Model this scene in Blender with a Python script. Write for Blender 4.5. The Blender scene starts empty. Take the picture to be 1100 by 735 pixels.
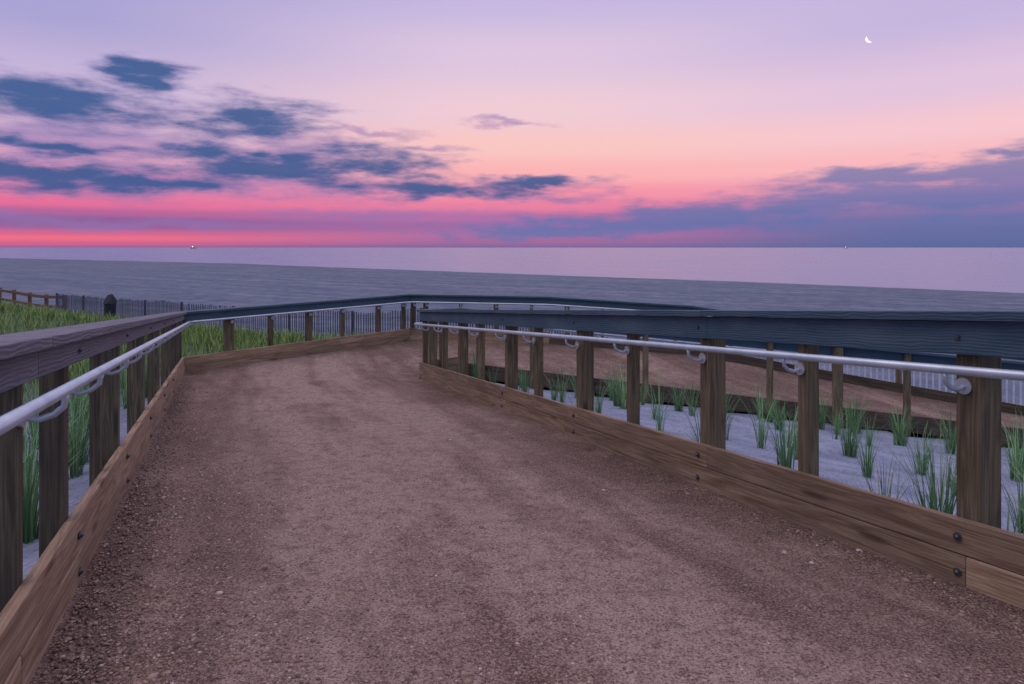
import bpy, bmesh, math, random
import numpy as np
from mathutils import Vector, Matrix, noise
random.seed(7); rng=np.random.RandomState(5)
scene=bpy.context.scene
F=733.0
def lin(c,k=1.0):
    r=[]
    for v in c:
        v=v/255.0
        r.append(k*(v/12.92 if v<=0.04045 else ((v+0.055)/1.055)**2.4))
    return (r[0],r[1],r[2],1.0)
# ---------------------------------------------------------------- node helpers
class NT:
    def __init__(s,tree): s.t=tree; s.n=tree.nodes; s.l=tree.links
    def new(s,typ,**kw):
        nd=s.n.new(typ)
        for k,v in kw.items(): setattr(nd,k,v)
        return nd
    def put(s,sock,v):
        if isinstance(v,bpy.types.NodeSocket): s.l.new(v,sock)
        else: sock.default_value=v
    def math(s,op,a,b=0.0,c=0.0,clamp=False):
        nd=s.new('ShaderNodeMath',operation=op); nd.use_clamp=clamp
        s.put(nd.inputs[0],a); s.put(nd.inputs[1],b); s.put(nd.inputs[2],c)
        return nd.outputs[0]
    def vmath(s,op,a,b=(0,0,0)):
        nd=s.new('ShaderNodeVectorMath',operation=op)
        s.put(nd.inputs[0],a); s.put(nd.inputs[1],b)
        return nd.outputs['Value'] if op in('LENGTH','DISTANCE','DOT_PRODUCT') else nd.outputs[0]
    def maprange(s,v,a,b,c=0.0,d=1.0,smooth=False):
        nd=s.new('ShaderNodeMapRange'); nd.clamp=True
        if smooth: nd.interpolation_type='SMOOTHSTEP'
        s.put(nd.inputs[0],v)
        for i,x in enumerate((a,b,c,d)): s.put(nd.inputs[i+1],x)
        return nd.outputs[0]
    def mix(s,f,a,b,blend='MIX'):
        nd=s.new('ShaderNodeMix',data_type='RGBA',blend_type=blend)
        s.put(nd.inputs[0],f); s.put(nd.inputs[6],a); s.put(nd.inputs[7],b)
        return nd.outputs[2]
    def ramp(s,f,stops,interp='LINEAR'):
        nd=s.new('ShaderNodeValToRGB'); cr=nd.color_ramp; cr.interpolation=interp
        while len(cr.elements)>1: cr.elements.remove(cr.elements[0])
        cr.elements[0].position=stops[0][0]; cr.elements[0].color=stops[0][1]
        for p,c in stops[1:]:
            e=cr.elements.new(p); e.color=c
        s.put(nd.inputs[0],f); return nd.outputs[0]
    def noise(s,vec,scale,detail=4,rough=.5,dist=0.0):
        nd=s.new('ShaderNodeTexNoise'); s.put(nd.inputs['Vector'],vec)
        nd.inputs['Scale'].default_value=scale; nd.inputs['Detail'].default_value=detail
        nd.inputs['Roughness'].default_value=rough; nd.inputs['Distortion'].default_value=dist
        return nd.outputs[0]
    def mapping(s,vec,scale=(1,1,1),rot=(0,0,0),loc=(0,0,0)):
        nd=s.new('ShaderNodeMapping'); s.put(nd.inputs[0],vec)
        nd.inputs['Scale'].default_value=scale; nd.inputs['Rotation'].default_value=rot
        nd.inputs['Location'].default_value=loc; return nd.outputs[0]
    def bump(s,h,strength=.5,dist=.01,normal=None):
        nd=s.new('ShaderNodeBump'); nd.inputs['Strength'].default_value=strength
        nd.inputs['Distance'].default_value=dist; s.put(nd.inputs['Height'],h)
        if normal is not None: s.put(nd.inputs['Normal'],normal)
        return nd.outputs[0]
def newmat(name):
    m=bpy.data.materials.new(name); m.use_nodes=True
    nt=NT(m.node_tree); b=nt.n['Principled BSDF']
    return m,nt,b
# ---------------------------------------------------------------- world
w=bpy.data.worlds.new("World"); scene.world=w; w.use_nodes=True
w.cycles.sampling_method='MANUAL'; w.cycles.sample_map_resolution=256
nt=NT(w.node_tree); bg=nt.n['Background']
tc=nt.new('ShaderNodeTexCoord'); sep=nt.new('ShaderNodeSeparateXYZ'); nt.l.new(tc.outputs['Generated'],sep.inputs[0])
x,y,z=sep.outputs
az=nt.math('ARCTAN2',x,y)
hyp=nt.math('SQRT',nt.math('ADD',nt.math('MULTIPLY',x,x),nt.math('MULTIPLY',y,y)))
el=nt.math('DIVIDE',z,nt.math('MAXIMUM',hyp,0.001))
elr=nt.math('MULTIPLY',el,2.0,clamp=True)
def mk(stops,cs):
    out=[]
    for v,c in stops:
        e=(266-v)/F*cs
        out.append((min(1,max(0,e*2)),lin(c)))
    return out
L=mk([(266,(150,98,152)),(262,(205,100,142)),(255,(240,112,137)),(249,(212,102,142)),(242,(150,96,152)),(234,(142,94,152)),(226,(180,102,154)),(216,(230,112,155)),(204,(240,124,162)),(188,(236,142,177)),(165,(224,165,195)),(130,(214,184,212)),(80,(200,182,218)),(0,(170,164,212))],.8)
C=mk([(266,(128,104,156)),(260,(162,108,158)),(252,(180,112,162)),(243,(168,106,162)),(234,(192,112,162)),(222,(234,130,162)),(208,(248,148,167)),(188,(252,178,180)),(160,(250,198,194)),(120,(240,204,214)),(60,(222,198,224)),(0,(198,184,224))],1)
R=mk([(266,(94,106,156)),(250,(102,110,162)),(235,(112,114,166)),(222,(138,118,168)),(210,(190,132,174)),(196,(236,158,180)),(170,(250,184,190)),(130,(246,199,207)),(80,(226,196,222)),(0,(198,182,222))],.8)
cL=nt.ramp(elr,L,'EASE'); cC=nt.ramp(elr,C,'EASE'); cR=nt.ramp(elr,R,'EASE')
fl=nt.maprange(az,-.62,-.02,1,0,True); fr=nt.maprange(az,.05,.55,0,1,True)
col=nt.mix(fl,cC,cL); col=nt.mix(fr,col,cR)
back=nt.ramp(elr,[(0,lin((112,125,160))),(.3,lin((122,148,190))),(1,lin((145,168,212)))])
fb=nt.maprange(nt.math('ABSOLUTE',az),.75,1.9,0,1,True)
col=nt.mix(fb,col,back)
# clouds
comb=nt.new('ShaderNodeCombineXYZ'); nt.put(comb.inputs[0],az); nt.put(comb.inputs[1],el)
P=comb.outputs[0]
n1=nt.new('ShaderNodeTexNoise'); nt.put(n1.inputs['Vector'],nt.mapping(P,(7,19,1),(0,0,0),(5.1,2.7,0))); n1.inputs['Scale'].default_value=1.6; n1.inputs['Detail'].default_value=5; n1.inputs['Roughness'].default_value=.56
off=nt.vmath('MULTIPLY',nt.vmath('SUBTRACT',n1.outputs['Color'],(.5,.5,.5)),(.17,.048,0))
PW=nt.vmath('ADD',P,off)
def cloudmask(lst,g=1.3):
    acc=None
    for (u,v,ru,rv) in lst:
        a=math.atan((u-550)/F); cs=math.cos(a); e=(266-v)/F*cs
        ra=ru/F*cs*cs*g; re=rv/F*cs*g
        d=nt.vmath('MULTIPLY',nt.vmath('SUBTRACT',PW,(a,e,0)),(1/ra,1/re,0))
        m=nt.math('SUBTRACT',1.0,nt.vmath('LENGTH',d))
        acc=m if acc is None else nt.math('SMOOTH_MAX',acc,m,.25)
    return acc
n2=nt.noise(nt.mapping(P,(6,26,1),(0,0,-.10),(1.7,.4,0)),2.0,5,.6)
def dens(mask,lo,hi,na):
    v=nt.math('ADD',mask,nt.math('MULTIPLY',nt.math('SUBTRACT',n2,.5),na))
    return nt.maprange(v,lo,hi,0,1,True)
dark=cloudmask([(55,110,135,28),(155,84,50,16),(40,190,145,20),(165,196,125,13),(268,128,85,24),(300,182,135,20),(400,178,75,20),(235,164,66,18),(60,156,105,9),(480,203,125,10),(570,194,70,6)],1.55)
thin=cloudmask([(405,142,70,5),(550,131,45,4),(455,157,40,5),(230,200,260,22),(600,212,80,6),(100,240,330,9),(420,232,150,9),(560,240,120,12),(90,150,190,36),(300,160,130,20)])
rt=cloudmask([(950,194,130,14),(1090,186,100,20),(1000,212,210,18),(1095,162,34,8),(760,232,130,14),(640,246,160,9),(1200,190,150,40)],1.5)
col=nt.mix(nt.math('MULTIPLY',dens(thin,.0,.9,1.2),.58),col,lin((146,116,176)))
col=nt.mix(nt.math('MULTIPLY',dens(rt,.0,.7,1.5),.8),col,lin((96,116,172)))
dk=dens(dark,.0,.85,1.6)
dcol=nt.mix(nt.maprange(dk,.3,1.0),lin((124,118,174)),lin((56,92,146)))
col=nt.mix(nt.math('MULTIPLY',dk,.94),col,dcol)
# zenith and below horizon
col=nt.mix(nt.maprange(el,.40,1.1,0,1,True),col,lin((204,198,226),1.4))
col=nt.mix(nt.maprange(z,-.03,-.002,1,0),col,lin((70,70,95)))
nt.put(bg.inputs[0],col); bg.inputs[1].default_value=1.0
sd=bpy.data.lights.new("soft_fill","SUN"); sd.energy=.42; sd.angle=math.radians(30); sd.color=(1,.76,.58)  # soft warm fill added from behind left; real sun is below the horizon
so=bpy.data.objects.new("soft_fill",sd); scene.collection.objects.link(so)
dirv=Vector((-.5,-.35,.85)); so.rotation_euler=dirv.to_track_quat('Z','Y').to_euler()
# ---------------------------------------------------------------- camera
cam=bpy.data.cameras.new("camera"); co=bpy.data.objects.new("camera",cam); scene.collection.objects.link(co)
cam.lens=24.0; cam.sensor_width=36; cam.shift_y=-101.5/1100; cam.clip_end=60000; cam.clip_start=.02
co.rotation_euler=(math.radians(90),0,0); scene.camera=co
scene.view_settings.view_transform='Standard'
# ---------------------------------------------------------------- materials
def wood(name,axis,c1,c2,c3,rough=.75,fs_=.5):
    m,n,b=newmat(name)
    tcn=n.new('ShaderNodeTexCoord'); oi=n.new('ShaderNodeObjectInfo')
    v=n.vmath('ADD',tcn.outputs['Object'],n.vmath('MULTIPLY',oi.outputs['Location'],(3.1,2.7,1.3)))
    s={'X':(.8,11,11),'Z':(14,14,.9)}[axis]
    g=n.noise(n.mapping(v,s),1.9,4,.58,1.6)
    s2={'X':(2,80,80),'Z':(70,70,2)}[axis]
    f=n.noise(n.mapping(v,s2),1.5,3,.6)
    lo=n.noise(v,1.6,3,.6)
    c=n.ramp(g,[(.34,c1),(.5,c2),(.64,c3)])
    c=n.mix(n.maprange(f,.45,.68,0,fs_),c,(c1[0]*.5,c1[1]*.5,c1[2]*.5,1))
    c=n.mix(n.maprange(lo,.4,.75,0,.6),c,(c1[0]*.9,c1[1]*1.0,c1[2]*1.1,1))
    vo=n.new('ShaderNodeTexVoronoi'); vo.inputs['Scale'].default_value=1.0
    sk={'X':(1.3,7,7),'Z':(7,7,1.3)}[axis]
    n.put(vo.inputs['Vector'],n.mapping(v,sk))
    kn=n.maprange(vo.outputs['Distance'],.05,.16,1,0,True)
    c=n.mix(n.math('MULTIPLY',kn,.75),c,(c1[0]*.35,c1[1]*.3,c1[2]*.3,1))
    val=n.maprange(oi.outputs['Random'],0,1,.72,1.15)
    hs=n.new('ShaderNodeHueSaturation'); n.put(hs.inputs['Value'],val); n.put(hs.inputs['Color'],c)
    n.put(b.inputs['Base Color'],hs.outputs[0]); b.inputs['Roughness'].default_value=rough
    n.put(b.inputs['Normal'],n.bump(n.math('ADD',g,f),.7,.005))
    return m
M_curb=wood("treated_pine_boards",'X',(.21,.125,.07,1),(.33,.215,.13,1),(.44,.31,.20,1),fs_=.42)
M_curbd=wood("dark_boards",'X',(.055,.038,.028,1),(.095,.068,.048,1),(.15,.11,.08,1),fs_=.42)  # darker board colour, used along the lower ramp
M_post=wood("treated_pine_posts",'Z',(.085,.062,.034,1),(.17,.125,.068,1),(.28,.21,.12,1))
M_postd=wood("shaded_pine_posts",'Z',(.055,.042,.026,1),(.11,.083,.05,1),(.19,.15,.09,1))  # backlit shade of the left posts, put into darker wood colours
def composite(name,ca,cb,cd,cl):
    m,n,b=newmat(name)
    tcn=n.new('ShaderNodeTexCoord'); oi=n.new('ShaderNodeObjectInfo')
    v=n.vmath('ADD',tcn.outputs['Object'],n.vmath('MULTIPLY',oi.outputs['Location'],(3.1,2.7,1.3)))
    wv=n.new('ShaderNodeTexWave'); wv.wave_type='BANDS'; wv.bands_direction='Z'
    n.put(wv.inputs['Vector'],n.mapping(v,(.35,1,1))); wv.inputs['Scale'].default_value=22; wv.inputs['Distortion'].default_value=9
    wv.inputs['Detail'].default_value=3; wv.inputs['Detail Scale'].default_value=.7
    f=n.noise(n.mapping(v,(3,60,60)),1.5,3,.6)
    lo=n.noise(n.mapping(v,(1,3,3)),1.6,4,.65)
    c=n.mix(wv.outputs[1],ca,cb)
    c=n.mix(n.maprange(f,.4,.75,0,.5),c,cd)
    c=n.mix(n.maprange(lo,.45,.7,0,.5),c,cl)
    n.put(b.inputs['Base Color'],c); b.inputs['Roughness'].default_value=.7; b.inputs['Specular IOR Level'].default_value=.3
    n.put(b.inputs['Normal'],n.bump(n.math('ADD',wv.outputs[1],f),.45,.003))
    return m
M_comp=composite("blue_grey_composite_rail",(.042,.082,.122,1),(.066,.112,.155,1),(.030,.058,.088,1),(.11,.155,.19,1))
M_comp2=composite("lilac_grey_lit_rail",(.10,.105,.13,1),(.16,.155,.18,1),(.075,.08,.10,1),(.21,.20,.22,1))  # pink sky light on the left rail, put into a lighter colour
m,n,b=newmat("painted_aluminium"); M_alu=m
tcn=n.new('ShaderNodeTexCoord')
nn=n.noise(tcn.outputs['Object'],9,4,.6)
n.put(b.inputs['Base Color'],n.ramp(nn,[(.3,(.44,.50,.58,1)),(.7,(.6,.65,.72,1))])); b.inputs['Metallic'].default_value=.5; b.inputs['Roughness'].default_value=.36
m,n,b=newmat("galvanised_bolt"); M_bolt=m
n.put(b.inputs['Base Color'],n.ramp(n.noise(n.new('ShaderNodeTexCoord').outputs['Object'],60,2),[(.3,(.05,.06,.07,1)),(.7,(.14,.15,.16,1))])); b.inputs['Metallic'].default_value=.7; b.inputs['Roughness'].default_value=.5
# path
m,n,b=newmat("compacted_gravel"); M_path=m
pos=n.new('ShaderNodeNewGeometry').outputs['Position']
al=n.mapping(pos,(1,1,1),(0,0,math.radians(-22)))
lowa=n.noise(n.mapping(al,(2.0,.28,1)),1.2,3,.6)
lowb=n.noise(pos,1.9,6,.8)
mid=n.noise(pos,12,5,.8)
fine=n.noise(pos,90,3,.8)
spp=n.new('ShaderNodeSeparateXYZ'); n.put(spp.inputs[0],pos)
lat=n.math('ABSOLUTE',n.math('SUBTRACT',n.math('ADD',spp.outputs[0],n.math('MULTIPLY',spp.outputs[1],.415)),1.2))
latb=n.maprange(n.math('ADD',lat,n.math('MULTIPLY',n.math('SUBTRACT',lowb,.5),1.6)),.55,1.75,.055,-.06,True)
v_=n.math('ADD',n.math('ADD',n.math('MULTIPLY',lowa,.5),n.math('MULTIPLY',lowb,.5)),latb)
c=n.ramp(v_,[(.39,(.19,.108,.082,1)),(.48,(.36,.232,.182,1)),(.57,(.58,.41,.335,1))])
c=n.mix(n.maprange(mid,.48,.63,0,.62),c,(.14,.078,.060,1))
c=n.mix(n.maprange(fine,.5,.64,0,.65),c,(.70,.52,.43,1))
c=n.mix(n.maprange(fine,.49,.37,0,.8),c,(.07,.042,.033,1))
vo=n.new('ShaderNodeTexVoronoi'); vo.inputs['Scale'].default_value=115; n.put(vo.inputs['Vector'],pos)
sv=n.new('ShaderNodeSeparateColor'); n.put(sv.inputs[0],vo.outputs['Color'])
c=n.mix(n.math('MULTIPLY',n.maprange(sv.outputs[0],.35,.7,0,.65),n.maprange(vo.outputs['Distance'],.5,.34)),c,n.ramp(sv.outputs[1],[(0,(.085,.05,.038,1)),(.5,(.38,.245,.175,1)),(1,(.62,.48,.40,1))]))
n.put(b.inputs['Base Color'],c); b.inputs['Roughness'].default_value=.95; b.inputs['Specular IOR Level'].default_value=.25
h=n.math('ADD',n.math('ADD',n.math('MULTIPLY',mid,1.1),n.math('MULTIPLY',fine,.7)),n.math('MULTIPLY',vo.outputs['Distance'],-.45))
n.put(b.inputs['Normal'],n.bump(h,1,.032))
# ground
m,n,b=newmat("beach_sand"); M_sand=m
pos=n.new('ShaderNodeNewGeometry').outputs['Position']
al=n.mapping(pos,(1,1,1),(0,0,math.radians(35)))
str1=n.noise(n.mapping(al,(.03,.25,1)),1.4,4,.6)
foot=n.noise(n.mapping(pos,(.35,.35,1)),1.6,7,.85)
lo=n.noise(pos,2.2,5,.65); fi=n.noise(pos,28,3,.7)
rip=n.new('ShaderNodeTexWave'); n.put(rip.inputs['Vector'],n.mapping(pos,(1,1,1),(0,0,.5))); rip.inputs['Scale'].default_value=3.2; rip.inputs['Distortion'].default_value=7; rip.inputs['Detail'].default_value=3; rip.inputs['Detail Scale'].default_value=1.2
c=n.ramp(n.math('ADD',n.math('MULTIPLY',str1,.3),n.math('MULTIPLY',foot,.7)),[(.38,(.080,.105,.155,1)),(.5,(.130,.155,.210,1)),(.62,(.22,.24,.29,1))])
cn=n.ramp(lo,[(.35,(.20,.23,.32,1)),(.65,(.33,.36,.46,1))])
cn=n.mix(n.maprange(fi,.5,.3,0,.5),cn,(.12,.13,.17,1))
sp=n.new('ShaderNodeSeparateXYZ'); n.put(sp.inputs[0],pos)
near=n.maprange(sp.outputs[1],13,19,1,0,True)
c=n.mix(near,c,cn)
gr=n.math('MULTIPLY',n.maprange(n.math('ADD',sp.outputs[0],n.math('MULTIPLY',sp.outputs[1],.43)),-.4,-1.6,0,1,True),n.maprange(sp.outputs[2],-3.2,-2.5,0,1,True))
gr2=n.math('MULTIPLY',n.maprange(sp.outputs[1],11,12.5,0,1),n.math('MULTIPLY',n.maprange(sp.outputs[0],1.5,-.5,0,1),n.maprange(sp.outputs[2],-3.2,-2.5,0,1,True)))
gr=n.math('MAXIMUM',n.math('MULTIPLY',gr,n.maprange(sp.outputs[1],7,10,0,1)),gr2)
c=n.mix(n.math('MULTIPLY',gr,.85),c,(.06,.10,.035,1))
wet=n.maprange(sp.outputs[2],-4.95,-4.995,0,1,True)
c=n.mix(n.math('MULTIPLY',wet,.5),c,(.13,.13,.19,1))
n.put(b.inputs['Base Color'],c); n.put(b.inputs['Roughness'],n.maprange(wet,0,1,.98,.3)); b.inputs['Specular IOR Level'].default_value=.15
hh_=n.math('ADD',n.math('ADD',lo,n.math('MULTIPLY',foot,.5)),n.math('MULTIPLY',fi,.2))
hh_=n.math('ADD',hh_,n.math('MULTIPLY',n.math('MULTIPLY',rip.outputs[1],near),.25))
n.put(b.inputs['Normal'],n.bump(hh_,.8,.08))
# sea
m,n,b=newmat("sea_water"); M_sea=m
pos=n.new('ShaderNodeNewGeometry').outputs['Position']
n1_=n.noise(n.mapping(pos,(.02,.05,1),(0,0,.3)),1.0,4,.6)
n.put(b.inputs['Base Color'],n.ramp(n1_,[(.3,(.16,.19,.34,1)),(.7,(.25,.25,.39,1))]))
n.put(b.inputs['Roughness'],n.maprange(n1_,.35,.65,.24,.34)); b.inputs['IOR'].default_value=1.33
n.put(b.inputs['Normal'],n.bump(n.noise(n.mapping(pos,(.12,.5,1)),1,3,.6),.4,.4))
def plain(name,c1,c2,scale=8,rough=.8,emi=None):
    m,n,b=newmat(name)
    n.put(b.inputs['Base Color'],n.ramp(n.noise(n.new('ShaderNodeTexCoord').outputs['Object'],scale,3,.6),[(.3,c1),(.7,c2)])); b.inputs['Roughness'].default_value=rough
    if emi: b.inputs['Emission Color'].default_value=emi[0]; b.inputs['Emission Strength'].default_value=emi[1]
    return m
def grassmat(name,ca,cb,cc):
    m,n,b=newmat(name)
    g=n.new('ShaderNodeNewGeometry'); oi=n.new('ShaderNodeObjectInfo')
    at=n.new('ShaderNodeAttribute'); at.attribute_name="hgt"
    c=n.ramp(g.outputs['Random Per Island'],[(0,ca),(.6,cb),(1,cc)])
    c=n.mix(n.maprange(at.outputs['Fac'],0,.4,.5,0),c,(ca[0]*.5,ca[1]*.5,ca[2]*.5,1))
    hs=n.new('ShaderNodeHueSaturation'); n.put(hs.inputs['Value'],n.maprange(oi.outputs['Random'],0,1,.8,1.2)); n.put(hs.inputs['Color'],c)
    n.put(b.inputs['Base Color'],hs.outputs[0]); b.inputs['Roughness'].default_value=.6
    return m
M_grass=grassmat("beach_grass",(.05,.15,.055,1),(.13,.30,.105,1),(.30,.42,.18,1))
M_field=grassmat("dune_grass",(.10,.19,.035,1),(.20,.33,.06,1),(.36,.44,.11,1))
M_fence=plain("weathered_fence_wood",(.045,.055,.085,1),(.10,.105,.14,1),12)
M_fencew=plain("pale_fence_wood",(.46,.49,.57,1),(.62,.64,.7,1),12)
M_brown=plain("brown_fence_wood",(.10,.05,.03,1),(.20,.11,.06,1),6)
M_dark=plain("dark_tarpaulin",(.01,.013,.02,1),(.03,.035,.045,1),6)
M_moon=plain("moonlight",(.8,.8,.75,1),(.9,.9,.85,1),3,emi=((1,.97,.9,1),1.2))
M_lamp=plain("ship_lamp",(.9,.8,.6,1),(.9,.8,.6,1),3,emi=((1,.75,.45,1),4))
M_hull=plain("ship_paint",(.08,.08,.1,1),(.14,.13,.16,1),.1)
# ---------------------------------------------------------------- mesh helpers
def link(o): scene.collection.objects.link(o); return o
def mesh_obj(name,verts,faces,mat,smooth=False):
    me=bpy.data.meshes.new(name); me.from_pydata([tuple(v) for v in verts],[],faces); me.update()
    if smooth: me.shade_smooth()
    me.materials.append(mat)
    return link(bpy.data.objects.new(name,me))
def empty(name,loc,label,cat,group=None):
    o=bpy.data.objects.new(name,None); o.location=loc; o.empty_display_size=.2; link(o)
    o["label"]=label; o["category"]=cat
    if group:o["group"]=group
    return o
BOX=[(0,1,2,3),(7,6,5,4),(0,4,5,1),(1,5,6,2),(2,6,7,3),(3,7,4,0)]
def prism(name,v8,mat,par,bevel=.004,axis='X'):
    v8=[Vector(v) for v in v8]
    c=sum(v8,Vector())/8
    if axis=='X':
        d=(sum(v8[4:],Vector())-sum(v8[:4],Vector())); d.normalize()
        side=Vector((0,0,1)).cross(d).normalized(); up=d.cross(side)
        M=Matrix((d,side,up)).transposed().to_4x4()
    else:
        d=(v8[1]-v8[0]); d.z=0; d.normalize(); side=Vector((0,0,1)).cross(d)
        M=Matrix((d,side,Vector((0,0,1)))).transposed().to_4x4()
    M=Matrix.Translation(c)@M; Mi=M.inverted()
    vs=[Mi@v for v in v8]
    me=bpy.data.meshes.new(name); me.from_pydata([tuple(v) for v in vs],[],BOX)
    bm=bmesh.new(); bm.from_mesh(me); bmesh.ops.recalc_face_normals(bm,faces=bm.faces)
    if bevel: bmesh.ops.bevel(bm,geom=list(bm.edges),offset=bevel,segments=2,profile=.6,affect='EDGES')
    bm.to_mesh(me); bm.free(); me.materials.append(mat)
    o=bpy.data.objects.new(name,me); link(o)
    o.parent=par; o.matrix_parent_inverse=Matrix.Translation(-par.location)
    o.matrix_basis=M
    return o
class Poly:
    def __init__(s,pts,side):
        s.p=[Vector(q) for q in pts]; s.side=side; s.n=[]
        for i in range(len(pts)-1):
            d=(s.p[i+1]-s.p[i]); d.z=0; d.normalize(); s.n.append(Vector((-d.y,d.x,0))*side)
        s.m=[]
        for i in range(len(pts)):
            if i==0: s.m.append(s.n[0])
            elif i==len(pts)-1: s.m.append(s.n[-1])
            else:
                b_=(s.n[i-1]+s.n[i]).normalized(); s.m.append(b_/max(.35,b_.dot(s.n[i])))
    def at(s,i,t,d,h):
        a=s.p[i]+s.m[i]*d; b_=s.p[i+1]+s.m[i+1]*d
        v=a.lerp(b_,t); v.z+=h; return v
    def ln(s,i): return (s.p[i+1]-s.p[i]).length
    def board(s,name,i,t0,t1,d0,d1,h0,h1,mat,par):
        e=.0015/s.ln(i)
        v=[s.at(i,t,d,h) for t in (t0+e,t1-e) for d,h in ((d0,h0),(d1,h0),(d1,h1),(d0,h1))]
        return prism(name,v,mat,par)
def tube(name,pts,r,mat,par,seg=12):
    vs=[];fs=[]
    N=len(pts)
    for i,p in enumerate(pts):
        if i==0:d=pts[1]-pts[0]
        elif i==N-1:d=pts[-1]-pts[-2]
        else:d=(pts[i+1]-p).normalized()+(p-pts[i-1]).normalized()
        d.normalize(); a=d.cross(Vector((0,0,1))); 
        if a.length<.01:a=d.cross(Vector((1,0,0)))
        a.normalize(); b_=a.cross(d)
        for k in range(seg):
            t=2*math.pi*k/seg; vs.append(p+a*math.cos(t)*r+b_*math.sin(t)*r)
    for i in range(N-1):
        for k in range(seg):
            k2=(k+1)%seg; fs.append((i*seg+k,i*seg+k2,(i+1)*seg+k2,(i+1)*seg+k))
    fs.append(tuple(range(seg))[::-1]); fs.append(tuple((N-1)*seg+k for k in range(seg)))
    o=mesh_obj(name,[v-par.location for v in vs],fs,mat,True)
    o.parent=par
    return o
def zr(Y): return -1.15-.0913*Y
A=(-5.42,11.3,-2.10); Bp=(-2.25,15.0,-2.06); D=(.80,14.66,-2.09); Mp=(3.75,14.1,-2.24); E=(14.0,8.2,-3.50)
XL=lambda Y:-.557-.43*Y
O0=(XL(-4),-4,zr(-4)); 
XR=lambda Y:2.962-.4*Y
I0=(XR(-2.5),-2.5,zr(-2.5)); C1=(XR(11.1)-.03,11.1,-2.15); C2=(-.95,11.9,-2.18); E2=(12.6,8.05,-3.10)
outer=Poly([O0,A,Bp,D,Mp,E],+1)
inner=Poly([I0,C1,C2,E2],-1)
OF=-.078
def build_railing(poly,label,posts,HT,FB,HH,mats,pm0,darkfrom):
    root=empty("railing",poly.p[1].copy(),label,"railing","railings along the ramp")
    for i in range(len(poly.n)):
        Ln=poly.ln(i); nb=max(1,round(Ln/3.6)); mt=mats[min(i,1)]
        fb_=FB if i==0 else HT-.19
        for k in range(nb):
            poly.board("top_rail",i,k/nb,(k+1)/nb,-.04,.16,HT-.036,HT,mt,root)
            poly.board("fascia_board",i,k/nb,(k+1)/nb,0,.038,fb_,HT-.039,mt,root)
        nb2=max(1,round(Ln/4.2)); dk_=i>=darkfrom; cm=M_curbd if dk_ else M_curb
        for k in range(nb2):
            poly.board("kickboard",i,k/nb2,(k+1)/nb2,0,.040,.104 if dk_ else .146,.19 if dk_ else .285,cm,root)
        cuts=[0]+[(k+.55)/nb2 for k in range(nb2)]+[1] if nb2>1 else [0,1]
        for a,b_ in zip(cuts[:-1],cuts[1:]):
            poly.board("kickboard",i,a,b_,-.003,.037,-.06,.10 if dk_ else .142,cm,root)
    hp=[]
    for i in range(len(poly.p)):
        if i==0: hp.append(poly.at(0,0,OF,HH)); continue
        if i==len(poly.p)-1: hp.append(poly.at(i-1,1,OF,HH)); continue
        l0=poly.ln(i-1); l1=poly.ln(i)
        q=[poly.at(i-1,1-.12/l0,OF,HH),poly.at(i,0,OF,HH),poly.at(i,.12/l1,OF,HH)]
        for t in (0,.25,.5,.75,1):
            hp.append((q[0]*(1-t)**2+q[1]*2*t*(1-t)+q[2]*t*t))
    tube("handrail",hp,.019,M_alu,root,16)
    nbolt=0
    for (i,t,thick) in posts:
        Ln=poly.ln(i); hw=(.048 if thick else .034)/Ln
        dd=.105 if thick else .065
        if pm0 is M_postd and i==0: dd=.088 if thick else .05
        d0=.042
        v=[poly.at(i,t-hw,d0,-.5),poly.at(i,t+hw,d0,-.5),poly.at(i,t+hw,d0+dd,-.5),poly.at(i,t-hw,d0+dd,-.5)]
        top=[q.copy() for q in v]
        zc=poly.at(i,t,0,0).z
        for q in v:q.z=zc-.5
        lo_=min(poly.at(i,t-hw,0,0).z,poly.at(i,t+hw,0,0).z)
        for q in top:q.z=lo_+HT-.042
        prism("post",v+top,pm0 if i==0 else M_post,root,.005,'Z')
        pc=poly.at(i,t,0,0)
        nrm=poly.n[i]; base=pc+nrm*(d0); base.z=pc.z+HH-.075
        hpz=pc+nrm*OF; hpz.z=pc.z+HH
        arm=[base, base-nrm*.05+Vector((0,0,-.012)), base-nrm*.09+Vector((0,0,0.0)), base-nrm*(.037-OF)+Vector((0,0,.022)), hpz+Vector((0,0,-.012))]
        pts=[]
        for k in range(len(arm)-1):
            for tt in (0,.5): pts.append(arm[k].lerp(arm[k+1],tt))
        pts.append(arm[-1])
        br=tube("bracket",pts,.010,M_alu,root,8)
        bm=bmesh.new(); bm.from_mesh(br.data)
        q=nrm.to_track_quat('Z','Y').to_matrix().to_4x4()
        bmesh.ops.create_cone(bm,cap_ends=True,segments=18,radius1=.034,radius2=.030,depth=.014,matrix=Matrix.Translation(base-nrm*.006-root.location)@q)
        bm.to_mesh(br.data); bm.free()
        if thick and pc.y<8.5 and nbolt<18 and i==0 and pc.y>0:
            for hh in (.07,.215,(FB+HT)/2-.02):
                nbolt+=1
                bl=bpy.data.meshes.new("bolt"); bm=bmesh.new()
                k_=1 if hh<.5 else .6
                bmesh.ops.create_cone(bm,cap_ends=True,segments=14,radius1=.017*k_,radius2=.017*k_,depth=.004)
                bmesh.ops.create_uvsphere(bm,u_segments=12,v_segments=8,radius=.011*k_,matrix=Matrix.Translation((0,0,.002)))
                bm.to_mesh(bl); bm.free(); bl.materials.append(M_bolt)
                bo=link(bpy.data.objects.new("bolt",bl)); bo.parent=root
                p=pc-nrm*.006; p.z=pc.z+hh
                bo.matrix_local=Matrix.Translation(p-root.location)@(-nrm).to_track_quat('Z','Y').to_matrix().to_4x4()
    return root
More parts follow.
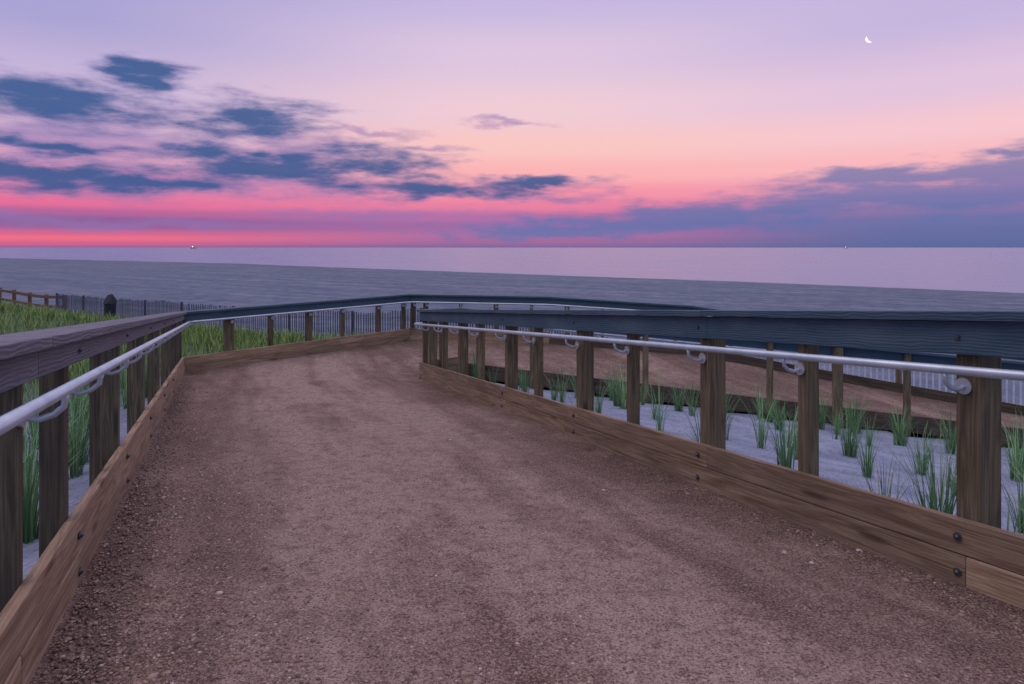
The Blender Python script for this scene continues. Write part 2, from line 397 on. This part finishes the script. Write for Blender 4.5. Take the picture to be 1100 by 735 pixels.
def yposts(poly,i,ys):
    return [(i,(Y-poly.p[i].y)/(poly.p[i+1].y-poly.p[i].y),th) for Y,th in ys]
po=[]
ys=[]
Y=-.14
while Y<11.0:
    ys.append((Y,True))
    if Y+.80<11: ys.append((Y+.80,False))
    Y+=1.43
po+=yposts(outer,0,ys)
po+=[(1,t,k%2==0) for k,t in enumerate((.173,.330,.494,.648,.831))]
for i,nn_ in ((2,4),(3,4),(4,8)):
    for k in range(nn_): po.append((i,(k+.5)/nn_ ,k%2==0))
po+=[(0,.993,True),(1,.97,True),(2,.035,True)]
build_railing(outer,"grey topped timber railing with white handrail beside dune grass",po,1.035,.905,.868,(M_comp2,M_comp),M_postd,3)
pi_=[]
ys=[(2.1,False),(2.80,True),(3.62,False),(4.38,True),(5.23,False),(6.0,True),(6.88,False),(7.62,True),(8.50,False),(9.26,True),(10.0,False),(10.7,True),(1.2,True),(.4,False)]
pi_+=yposts(inner,0,ys); pi_+=[(0,.996,False),(1,.5,True)]
for k in range(15): pi_.append((2,(k+.4)/15,k%2==0))
build_railing(inner,"grey topped timber railing with white handrail around planted sand",pi_,1.14,.962,.905,(M_comp,M_comp),M_post,2)
# ---------------------------------------------------------------- path surface
def hz_(x_,y_,e):
    return noise.noise(Vector((x_*1.1,y_*1.1,0)))*.014+noise.noise(Vector((x_*4,y_*4,3)))*.008+noise.noise(Vector((x_*13,y_*13,7)))*.006+.02*math.exp(-(e/.04)**2)
st=[(Vector(O0),Vector((XR(-4),-4,zr(-4)))),(Vector(A),Vector(C1)),(Vector(Bp),Vector(C1).lerp(Vector(C2),.5)),(Vector(D),Vector(C2)),(Vector(Mp),Vector(C2).lerp(Vector(E2),.22)),(Vector(E),Vector(E2))]
vs=[];fs=[]
nv=110; cuts=[330,60,40,30,100]
rows=[]
for s in range(5):
    a0,b0=st[s]; a1,b1=st[s+1]; N=cuts[s]
    for k in range(N+(1 if s==4 else 0)):
        t=k/N; rows.append((a0.lerp(a1,t),b0.lerp(b1,t)))
for a,b_ in rows:
    dr=(b_-a).normalized(); a2=a-dr*.02; b2=b_+dr*.02
    for k in range(nv+1):
        p=a2.lerp(b2,k/nv); e=min(k,nv-k)/nv
        vs.append((p.x,p.y,p.z+hz_(p.x,p.y,e)))
R_=len(rows)
for i in range(R_-1):
    for k in range(nv):
        q=i*(nv+1)+k; fs.append((q,q+1,q+nv+2,q+nv+1))
path=mesh_obj("path",vs,fs,M_path,True); path["kind"]="structure"; path["label"]="reddish brown compacted gravel ramp"; path["category"]="path"
# gravel
phi=(1+5**.5)/2
ico=np.array([(-1,phi,0),(1,phi,0),(-1,-phi,0),(1,-phi,0),(0,-1,phi),(0,1,phi),(0,-1,-phi),(0,1,-phi),(phi,0,-1),(phi,0,1),(-phi,0,-1),(-phi,0,1)])/1.9
icf=[(0,11,5),(0,5,1),(0,1,7),(0,7,10),(0,10,11),(1,5,9),(5,11,4),(11,10,2),(10,7,6),(7,1,8),(3,9,4),(3,4,2),(3,2,6),(3,6,8),(3,8,9),(4,9,5),(2,4,11),(6,2,10),(8,6,7),(9,8,1)]
gv=[];gf=[];ng=0
zL=lambda Y:O0[2]+(Y-O0[1])/(A[1]-O0[1])*(A[2]-O0[2])
for _ in range(120000):
    Y=1.65+rng.rand()**1.6*8; s_=rng.rand()
    edge=min(s_,1-s_)
    if rng.rand()>.20+.6*math.exp(-edge/.07)+(.4*max(0,s_-.6))+(.45 if noise.noise(Vector((Y*.9+s_*3,s_*5,2)))>.13 else 0): continue
    X=XL(Y)+.03+(XR(Y)-XL(Y)-.06)*s_
    r=.0024+.0050*rng.rand()**3
    if rng.rand()<.0030+(.012 if s_>.93 else 0):r=.008+.008*rng.rand()
    if Y>5 and r<.0045: continue
    hz=hz_(X,Y,edge)+(1-s_)*(zL(Y)-zr(Y))
    sc=np.array((1+rng.rand()*.6,1+rng.rand()*.3,.55+rng.rand()*.3))*r
    v=ico*(1+.25*(rng.rand(12,1)-.5))*sc; a=rng.rand()*6.28; ca,sa=math.cos(a),math.sin(a)
    v=np.stack([v[:,0]*ca-v[:,1]*sa+X,v[:,0]*sa+v[:,1]*ca+Y,v[:,2]+zr(Y)+hz+r*.12],1)
    gv.append(v); gf+= [(a_+ng,b_+ng,c_+ng) for a_,b_,c_ in icf]; ng+=12
m,n,b=newmat("pebbles"); 
n.put(b.inputs['Base Color'],n.ramp(n.new('ShaderNodeNewGeometry').outputs['Random Per Island'],[(0,(.09,.055,.042,1)),(.4,(.23,.145,.105,1)),(.8,(.36,.24,.175,1)),(.96,(.46,.34,.27,1)),(1,(.54,.46,.41,1))])); b.inputs['Roughness'].default_value=.8
g=mesh_obj("gravel",np.concatenate(gv).tolist(),gf,m,True); g["kind"]="stuff"; g["label"]="loose pebbles scattered over the gravel ramp"; g["category"]="gravel"
# ---------------------------------------------------------------- terrain
def axis(a,b_,st_,far,g_):
    c=list(np.arange(a,b_+.01,st_)); s=st_; p=b_
    while p<far: s*=g_; p+=s; c.append(p)
    s=st_; p=a; pre=[]
    while p>-far: s*=g_; p-=s; pre.append(p)
    return np.array(pre[::-1]+c)
ax=axis(-26,18,.25,5000,1.1); ay=axis(-6,32,.25,3500,1.1); ay=ay[ay>-60]
ybX=np.array([-60,-36,-30,-22,-15,-12,-8,-5,0,5,9,16,30,80]);ybY=np.array([52,36,31,24.5,19.8,18.2,16.2,15.6,15.4,12.5,10.5,8,4,0])
shX=np.array([-5000,-1000,-250,-81,-66,8.3,34,55,100,160,5000]);shY=np.array([3800,900,333,210,193,122,99,76,45,0,-3000])
def sm(t): t=np.clip(t,0,1); return t*t*(3-2*t)
segs=[]
for pl in (outer,inner):
    for i in range(len(pl.n)): segs.append((pl.p[i],pl.p[i+1]))
polyXY=[(s[0].x,s[0].y) for s in st]+[(s[1].x,s[1].y) for s in reversed(st)]
def inside(X,Y):
    r=np.zeros(X.shape,bool); n_=len(polyXY); j=n_-1
    for i in range(n_):
        xi,yi=polyXY[i];xj,yj=polyXY[j]
        if yi!=yj:
            c_=((yi>Y)!=(yj>Y))&(X<(xj-xi)*(Y-yi)/(yj-yi)+xi); r^=c_
        j=i
    return r
def terrain(X,Y):
    X=np.asarray(X,float);Y=np.asarray(Y,float)
    right=-1.45-.115*(X-1.93)-.112*(Y-2.58)-.03
    right=np.maximum(right,-3.7)
    left=-1.42-.075*np.clip(Y,-5,12)+.14*sm((Y-11)/4)*sm((-X-4)/3)
    left=left+.03*np.clip(-X-7,0,9)*sm((Y-9)/5)
    side=sm((X-(1.2-.415*Y)+1.5)/3)
    side=np.where(Y>11.5,sm((X+2)/6),side)
    P_=left*(1-side)+right*side
    P_=np.where((Y>14)&(X>-4),np.minimum(P_,-2.2),P_)
    yb=np.interp(X,ybX,ybY); d=(Y-yb)
    ds=np.interp(X,shX,shY)-Y
    beach=np.where(ds>0,-5+.65*(1-np.exp(-np.maximum(ds,0)/25)),-5+np.maximum(ds*.03,-4))
    z=P_+(beach-P_)*sm(d/12)
    bd=np.full(X.shape,1e9); bz=np.zeros(X.shape)
    for a,b_ in segs:
        dx,dy=b_.x-a.x,b_.y-a.y; t=np.clip(((X-a.x)*dx+(Y-a.y)*dy)/(dx*dx+dy*dy),0,1)
        dd=np.hypot(X-a.x-t*dx,Y-a.y-t*dy); zz=a.z+t*(b_.z-a.z)
        k=dd<bd; bd=np.where(k,dd,bd); bz=np.where(k,zz,bz)
    nz=.05*np.sin(X*1.3+1.7*np.sin(Y*.9))*np.sin(Y*1.1+np.sin(X*.7))
    z=z+nz*sm((40-Y)/20)*sm(bd/1.0)
    bf=sm(bd/1.1); z=(bz-.07)*(1-bf)+z*bf
    z=np.where(inside(X,Y),bz-.16-.05*np.minimum(bd,1.5),z)
    return z
XX,YY=np.meshgrid(ax,ay); ZZ=terrain(XX,YY)
vs=np.stack([XX.ravel(),YY.ravel(),ZZ.ravel()],1).tolist(); nx=len(ax)
fs=[(j*nx+i,j*nx+i+1,(j+1)*nx+i+1,(j+1)*nx+i) for j in range(len(ay)-1) for i in range(nx-1)]
gr_=mesh_obj("ground",vs,fs,M_sand,True); gr_["kind"]="structure"; gr_["label"]="grey blue sandy beach and dune"; gr_["category"]="beach"
def tz(x_,y_): return float(terrain(np.array([x_]),np.array([y_]))[0])
S=45000
sea=mesh_obj("sea",[(-S,-200,-5),(S,-200,-5),(S,S,-5),(-S,S,-5)],[(0,1,2,3)],M_sea); sea["kind"]="structure"; sea["label"]="calm lavender sea at dusk"; sea["category"]="sea"
xs=np.linspace(-300,75,500); vs=[];fs=[]
for i,x_ in enumerate(xs):
    y_=np.interp(x_,shX,shY); wd=.8+.9*noise.noise(Vector((x_*.15,0,0))); o_=noise.noise(Vector((x_*.08,4,0)))*1.5
    vs+= [(x_,y_+o_+.3,-4.985),(x_,y_+o_+.3+max(.15,wd),-4.985)]
    if i: q=2*i; fs.append((q-2,q,q+1,q-1))
sf=mesh_obj("surf",vs,fs,plain("sea_foam",(.32,.31,.38,1),(.42,.40,.46,1),.5)); sf["kind"]="structure"; sf["label"]="thin pale line of surf on the shore"; sf["category"]="surf"
# ---------------------------------------------------------------- grass
def blade(vs,fs,hs,bx,by,bz,ang,lean,h,wd,curve,segn=5):
    n0=len(vs); dx,dy=math.cos(ang),math.sin(ang); px,py=-dy,dx
    for k in range(segn+1):
        t=k/segn; out=lean*h*t+curve*h*t*t*t; zz=h*t*(1-.25*curve*t*t)
        ww=wd*(1-t**1.7)*.5+.0004
        cx,cy=bx+dx*out,by+dy*out
        vs.append((cx-px*ww,cy-py*ww,bz+zz)); vs.append((cx+px*ww,cy+py*ww,bz+zz)); hs+=[t,t]
        if k: q=n0+2*k; fs.append((q-2,q-1,q+1,q))
def finish_grass(name,vs,fs,hs,mat):
    me=bpy.data.meshes.new(name); me.from_pydata(vs,[],fs); at=me.attributes.new("hgt",'FLOAT','POINT'); at.data.foreach_set("value",hs); me.materials.append(mat); me.update(); return me
clumps=[]
for c_ in range(8):
    vs=[];fs=[];hs=[]
    nb_=[26,38,52,18,32,85,14,44][c_]
    for k in range(nb_):
        a=random.uniform(0,6.283); r_=random.random()**.6*(.03+nb_*.0007)
        blade(vs,fs,hs,math.cos(a)*r_,math.sin(a)*r_,-.02,a+random.uniform(-.6,.6),random.uniform(.0,.22),random.uniform(.34,.74),random.uniform(.006,.011),random.uniform(0,.45))
    clumps.append(finish_grass("beach_grass_plant",vs,fs,hs,M_grass))
def put_clump(x_,y_,s_,k=None):
    o=bpy.data.objects.new("beach_grass_plant",clumps[random.randrange(8) if k is None else k]); link(o)
    o.location=(x_,y_,tz(x_,y_)); o.rotation_euler=(0,0,random.uniform(0,6.28)); o.scale=(s_,s_,s_)
    o["label"]="tufted green beach grass plant in pale sand"; o["category"]="beach grass"; o["group"]="beach grass plants in the sand"
    return o
def segd(x_,y_):
    m_=9
    for a,b_ in segs:
        dx,dy=b_.x-a.x,b_.y-a.y; t=max(0,min(1,((x_-a.x)*dx+(y_-a.y)*dy)/(dx*dx+dy*dy)))
        m_=min(m_,math.hypot(x_-a.x-t*dx,y_-a.y-t*dy))
    return m_
dv=Vector((-.371,.928)); nvv=Vector((.928,.371))
for r_ in range(1,14):
    for k in range(0,22):
        p=Vector((XR(2.2),2.2))+nvv*(r_*.72-.12)+dv*(k*.70+.3*(r_%2)-2.4)
        p+=Vector((random.uniform(-.2,.2),random.uniform(-.2,.2)))
        if bool(inside(np.array([p.x]),np.array([p.y]))[0]) or segd(p.x,p.y)<.28: continue
        yl=C2[1]+(p.x-C2[0])*(E2[1]-C2[1])/(E2[0]-C2[0])
        if p.y>yl-.3 or p.x>.8*p.y+1.0 or p.y<2.4: continue
        if random.random()<.2: continue
        put_clump(p.x,p.y,random.uniform(.6,1.05))
put_clump(2.22,3.55,1.0,5); put_clump(2.75,3.45,.9,2)
for k in range(46):
    Y=1.9+k*.2; X=XL(Y)-.42-random.random()*1.2
    put_clump(X,Y,random.uniform(.8,1.15))
vs=[];fs=[];hs=[]
NB=90000; NB2=9000
X=np.concatenate([-38+rng.rand(NB)*37,-9+rng.rand(NB2)*11]); Y=np.concatenate([7+rng.rand(NB)**.85*30,11+rng.rand(NB2)*7])
yb_=np.interp(X,ybX,ybY)
keep=(X<XL(Y)-1.2)|(Y>12)
keep&=(Y<yb_+2.8)&(X>-.95*Y-1)
keep&=~inside(X,Y)
X=X[keep];Y=Y[keep];Z=terrain(X,Y)
for i in range(len(X)):
    if X[i]>-8 and segd(X[i],Y[i])<.3: continue
    if X[i]>-1 and Y[i]<14.9: continue
    hb=.15+rng.rand()*.22+.10*max(0,noise.noise(Vector((X[i]*.6,Y[i]*.6,5))))
    blade(vs,fs,hs,X[i],Y[i],Z[i]-.02,rng.rand()*6.28,rng.rand()*.35,hb,.007+.0006*Y[i],rng.rand()*.5,3)
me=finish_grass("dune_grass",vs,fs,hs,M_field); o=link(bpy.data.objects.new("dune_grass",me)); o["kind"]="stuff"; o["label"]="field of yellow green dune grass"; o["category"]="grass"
# ---------------------------------------------------------------- fences
def sandfence(pts,mat,label,H=1.1,step=.09,seed=1,top=None,hw=.019):
    rr=random.Random(seed)
    root=empty("sand_fence" if top is None else "balustrade",(pts[0][0],pts[0][1],tz(*pts[0])),label,"fence")
    wires=[[],[],[]]
    def bx(L_,x_,y_,z_,w_,t_,h_,ang,lean):
        n0=len(L_[0]); c_,s__=math.cos(ang),math.sin(ang)
        for hz,sh in ((-.1,0),(h_,lean)):
            for a,b_ in ((-w_,-t_),(w_,-t_),(w_,t_),(-w_,t_)):
                L_[0].append((x_+(a+sh)*c_-b_*s__,y_+(a+sh)*s__+b_*c_,z_+hz))
        for f in BOX: L_[1].append(tuple(n0+q for q in f))
    SL=([],[]); k=0
    def emit(nm,LL):
        o=mesh_obj(nm,[(a-root.location.x,b_-root.location.y,c_-root.location.z) for a,b_,c_ in LL[0]],LL[1],mat); o.parent=root
    for (x0,y0),(x1,y1) in zip(pts[:-1],pts[1:]):
        L_=math.hypot(x1-x0,y1-y0); N=int(L_/step); ang=math.atan2(y1-y0,x1-x0)
        tt=(np.arange(N)+.5)/N; xx=x0+(x1-x0)*tt; yy=y0+(y1-y0)*tt; zz=terrain(xx,yy)
        for i in range(N):
            h_=H if top is None else top(xx[i])-zz[i]
            bx(SL,xx[i],yy[i],zz[i],hw,.005,h_*(rr.uniform(.97,1.02) if top is None else 1),ang,rr.uniform(-.015,.015) if top is None else 0)
            if k%int(2.4/step)==0:
                PL=([],[]); bx(PL,xx[i]-.05*math.sin(ang),yy[i]+.05*math.cos(ang),zz[i],.03,.03,h_+.03,ang,0); emit("post",PL)
            k+=1
            if i%8==0:
                for q,hh in enumerate((.15,.5,.85 if top is None else 1.0)): wires[q].append(Vector((xx[i]+.012*math.sin(ang),yy[i]-.012*math.cos(ang),zz[i]+h_*hh)))
    emit("slats" if top is None else "balusters",SL)
    for q,wl in enumerate(wires): 
        if top is None: tube("wire",wl,.006,M_bolt,root,5)
        elif q==2: tube("handrail",wl,.028,mat,root,8)
sandfence([(-19.8,29.6),(-12,24.4),(-7,22.3),(-3,20.9),(3,20.0)],M_fence,"weathered dark slatted sand fence beside dune grass",H=1.3,step=.085,seed=2,hw=.018)
sandfence([(3,17.2),(10,13.7),(17,10.4)],M_fencew,"pale slatted balustrade below the ramp",step=.115,seed=3,top=lambda x_:-2.52,hw=.017)
def railfence(p0,p1,N):
    root=empty("rail_fence",(p0[0],p0[1],tz(*p0)),"brown wooden post and rail fence on the beach","fence")
    pts=[]
    for k in range(N+1):
        t=k/N; x_=p0[0]+(p1[0]-p0[0])*t; y_=p0[1]+(p1[1]-p0[1])*t; pts.append(Vector((x_,y_,tz(x_,y_))))
    for p in pts:
        v=[(p.x+a,p.y+b_,p.z+h) for h in (-.3,1.35) for a,b_ in ((-.06,-.06),(.06,-.06),(.06,.06),(-.06,.06))]
        prism("post",v,M_brown,root,.008,'Z')
    for a,b_ in zip(pts[:-1],pts[1:]):
        d=(b_-a); nn2=Vector((-d.y,d.x,0)).normalized()
        for h in (.35,.75,1.18):
            v=[q+nn2*o_+Vector((0,0,hz)) for q in (a,b_) for o_,hz in ((-.11,h),(-.065,h),(-.065,h+.13),(-.11,h+.13))]
            prism("rail",v,M_brown,root,.004)
railfence((-30.5,37.8),(-19.6,29.9),7)
bx_,by_=-15.3,26.0; bz_=tz(bx_,by_)
bm=bmesh.new()
prof=[(.30,0),(.30,.1),(.31,.7),(.36,.72),(.34,.78),(.25,.86),(.16,.92),(0.02,.94)]
prev=None
for r_,h_ in prof:
    ring=[]
    for t in range(20):
        a_=t*math.pi/10; rr_=r_*(1+.35*noise.noise(Vector((math.cos(a_)*1.5,math.sin(a_)*1.5,h_*4)))); ring.append(bm.verts.new((rr_*math.cos(a_),rr_*math.sin(a_),h_+.07*noise.noise(Vector((a_,h_*3,1))))))
    if prev:
        for k in range(20): bm.faces.new((prev[k],prev[(k+1)%20],ring[(k+1)%20],ring[k]))
    prev=ring
bm.faces.new(prev)
me=bpy.data.meshes.new("bin_body"); bm.to_mesh(me); bm.free(); me.materials.append(M_dark)
rt_=empty("litter_bin",(bx_,by_,bz_),"dark covered litter bin standing by the fence","bin")
bo=link(bpy.data.objects.new("bin_body",me)); bo.parent=rt_; bo.scale=(.6,.6,1.42)
# ---------------------------------------------------------------- ships and moon
def ship(u,Y,s_,label):
    X=(u-550)/F*Y
    root=empty("ship",(X,Y,-5),label,"ship","ships on the horizon")
    hv=[(-10,-2,0),(9,-2,0),(9,2,0),(-10,2,0),(-11,-2.6,2.4),(12.5,-2.2,2.8),(12.5,2.2,2.8),(-11,2.6,2.4)]
    h=mesh_obj("hull",[tuple(c_*s_ for c_ in v) for v in hv],BOX,M_hull); h.parent=root
    cv=[(-7,-1.7,2.5),(-1,-1.7,2.5),(-1,1.7,2.5),(-7,1.7,2.5),(-6.5,-1.5,5.5),(-2,-1.5,5.5),(-2,1.5,5.5),(-6.5,1.5,5.5)]
    h=mesh_obj("cabin",[tuple(c_*s_ for c_ in v) for v in cv],BOX,M_hull); h.parent=root
    me=bpy.data.meshes.new("lamp"); bm=bmesh.new(); bmesh.ops.create_uvsphere(bm,u_segments=10,v_segments=8,radius=1.5*s_,matrix=Matrix.Translation((-4*s_,0,7*s_))); bm.to_mesh(me); bm.free(); me.materials.append(M_lamp)
    l_=link(bpy.data.objects.new("lamp",me)); l_.parent=root
ship(208,3500,1.3,"small dark ship with an orange light at sea"); ship(909,4500,1.1,"small dark ship with a faint light at sea")
vs=[];N=28;R0=44
for k in range(N+1):
    t=math.pi*(k/N)-math.pi/2; vs.append((R0*math.cos(t),0,R0*math.sin(t)))
for k in range(N+1):
    t=math.pi*(k/N)-math.pi/2; vs.append((R0*.42*math.cos(t),-2,R0*math.sin(t)))
fs=[(k,k+1,N+2+k,N+1+k) for k in range(N)]
mo=mesh_obj("moon",vs,fs,M_moon); mo["kind"]="structure"; mo["label"]="thin bright crescent moon in a pink sky"; mo["category"]="moon"
mo.location=(.524*8000,8000,.3056*8000)
mo.rotation_euler=(0,math.radians(145),math.radians(-27))
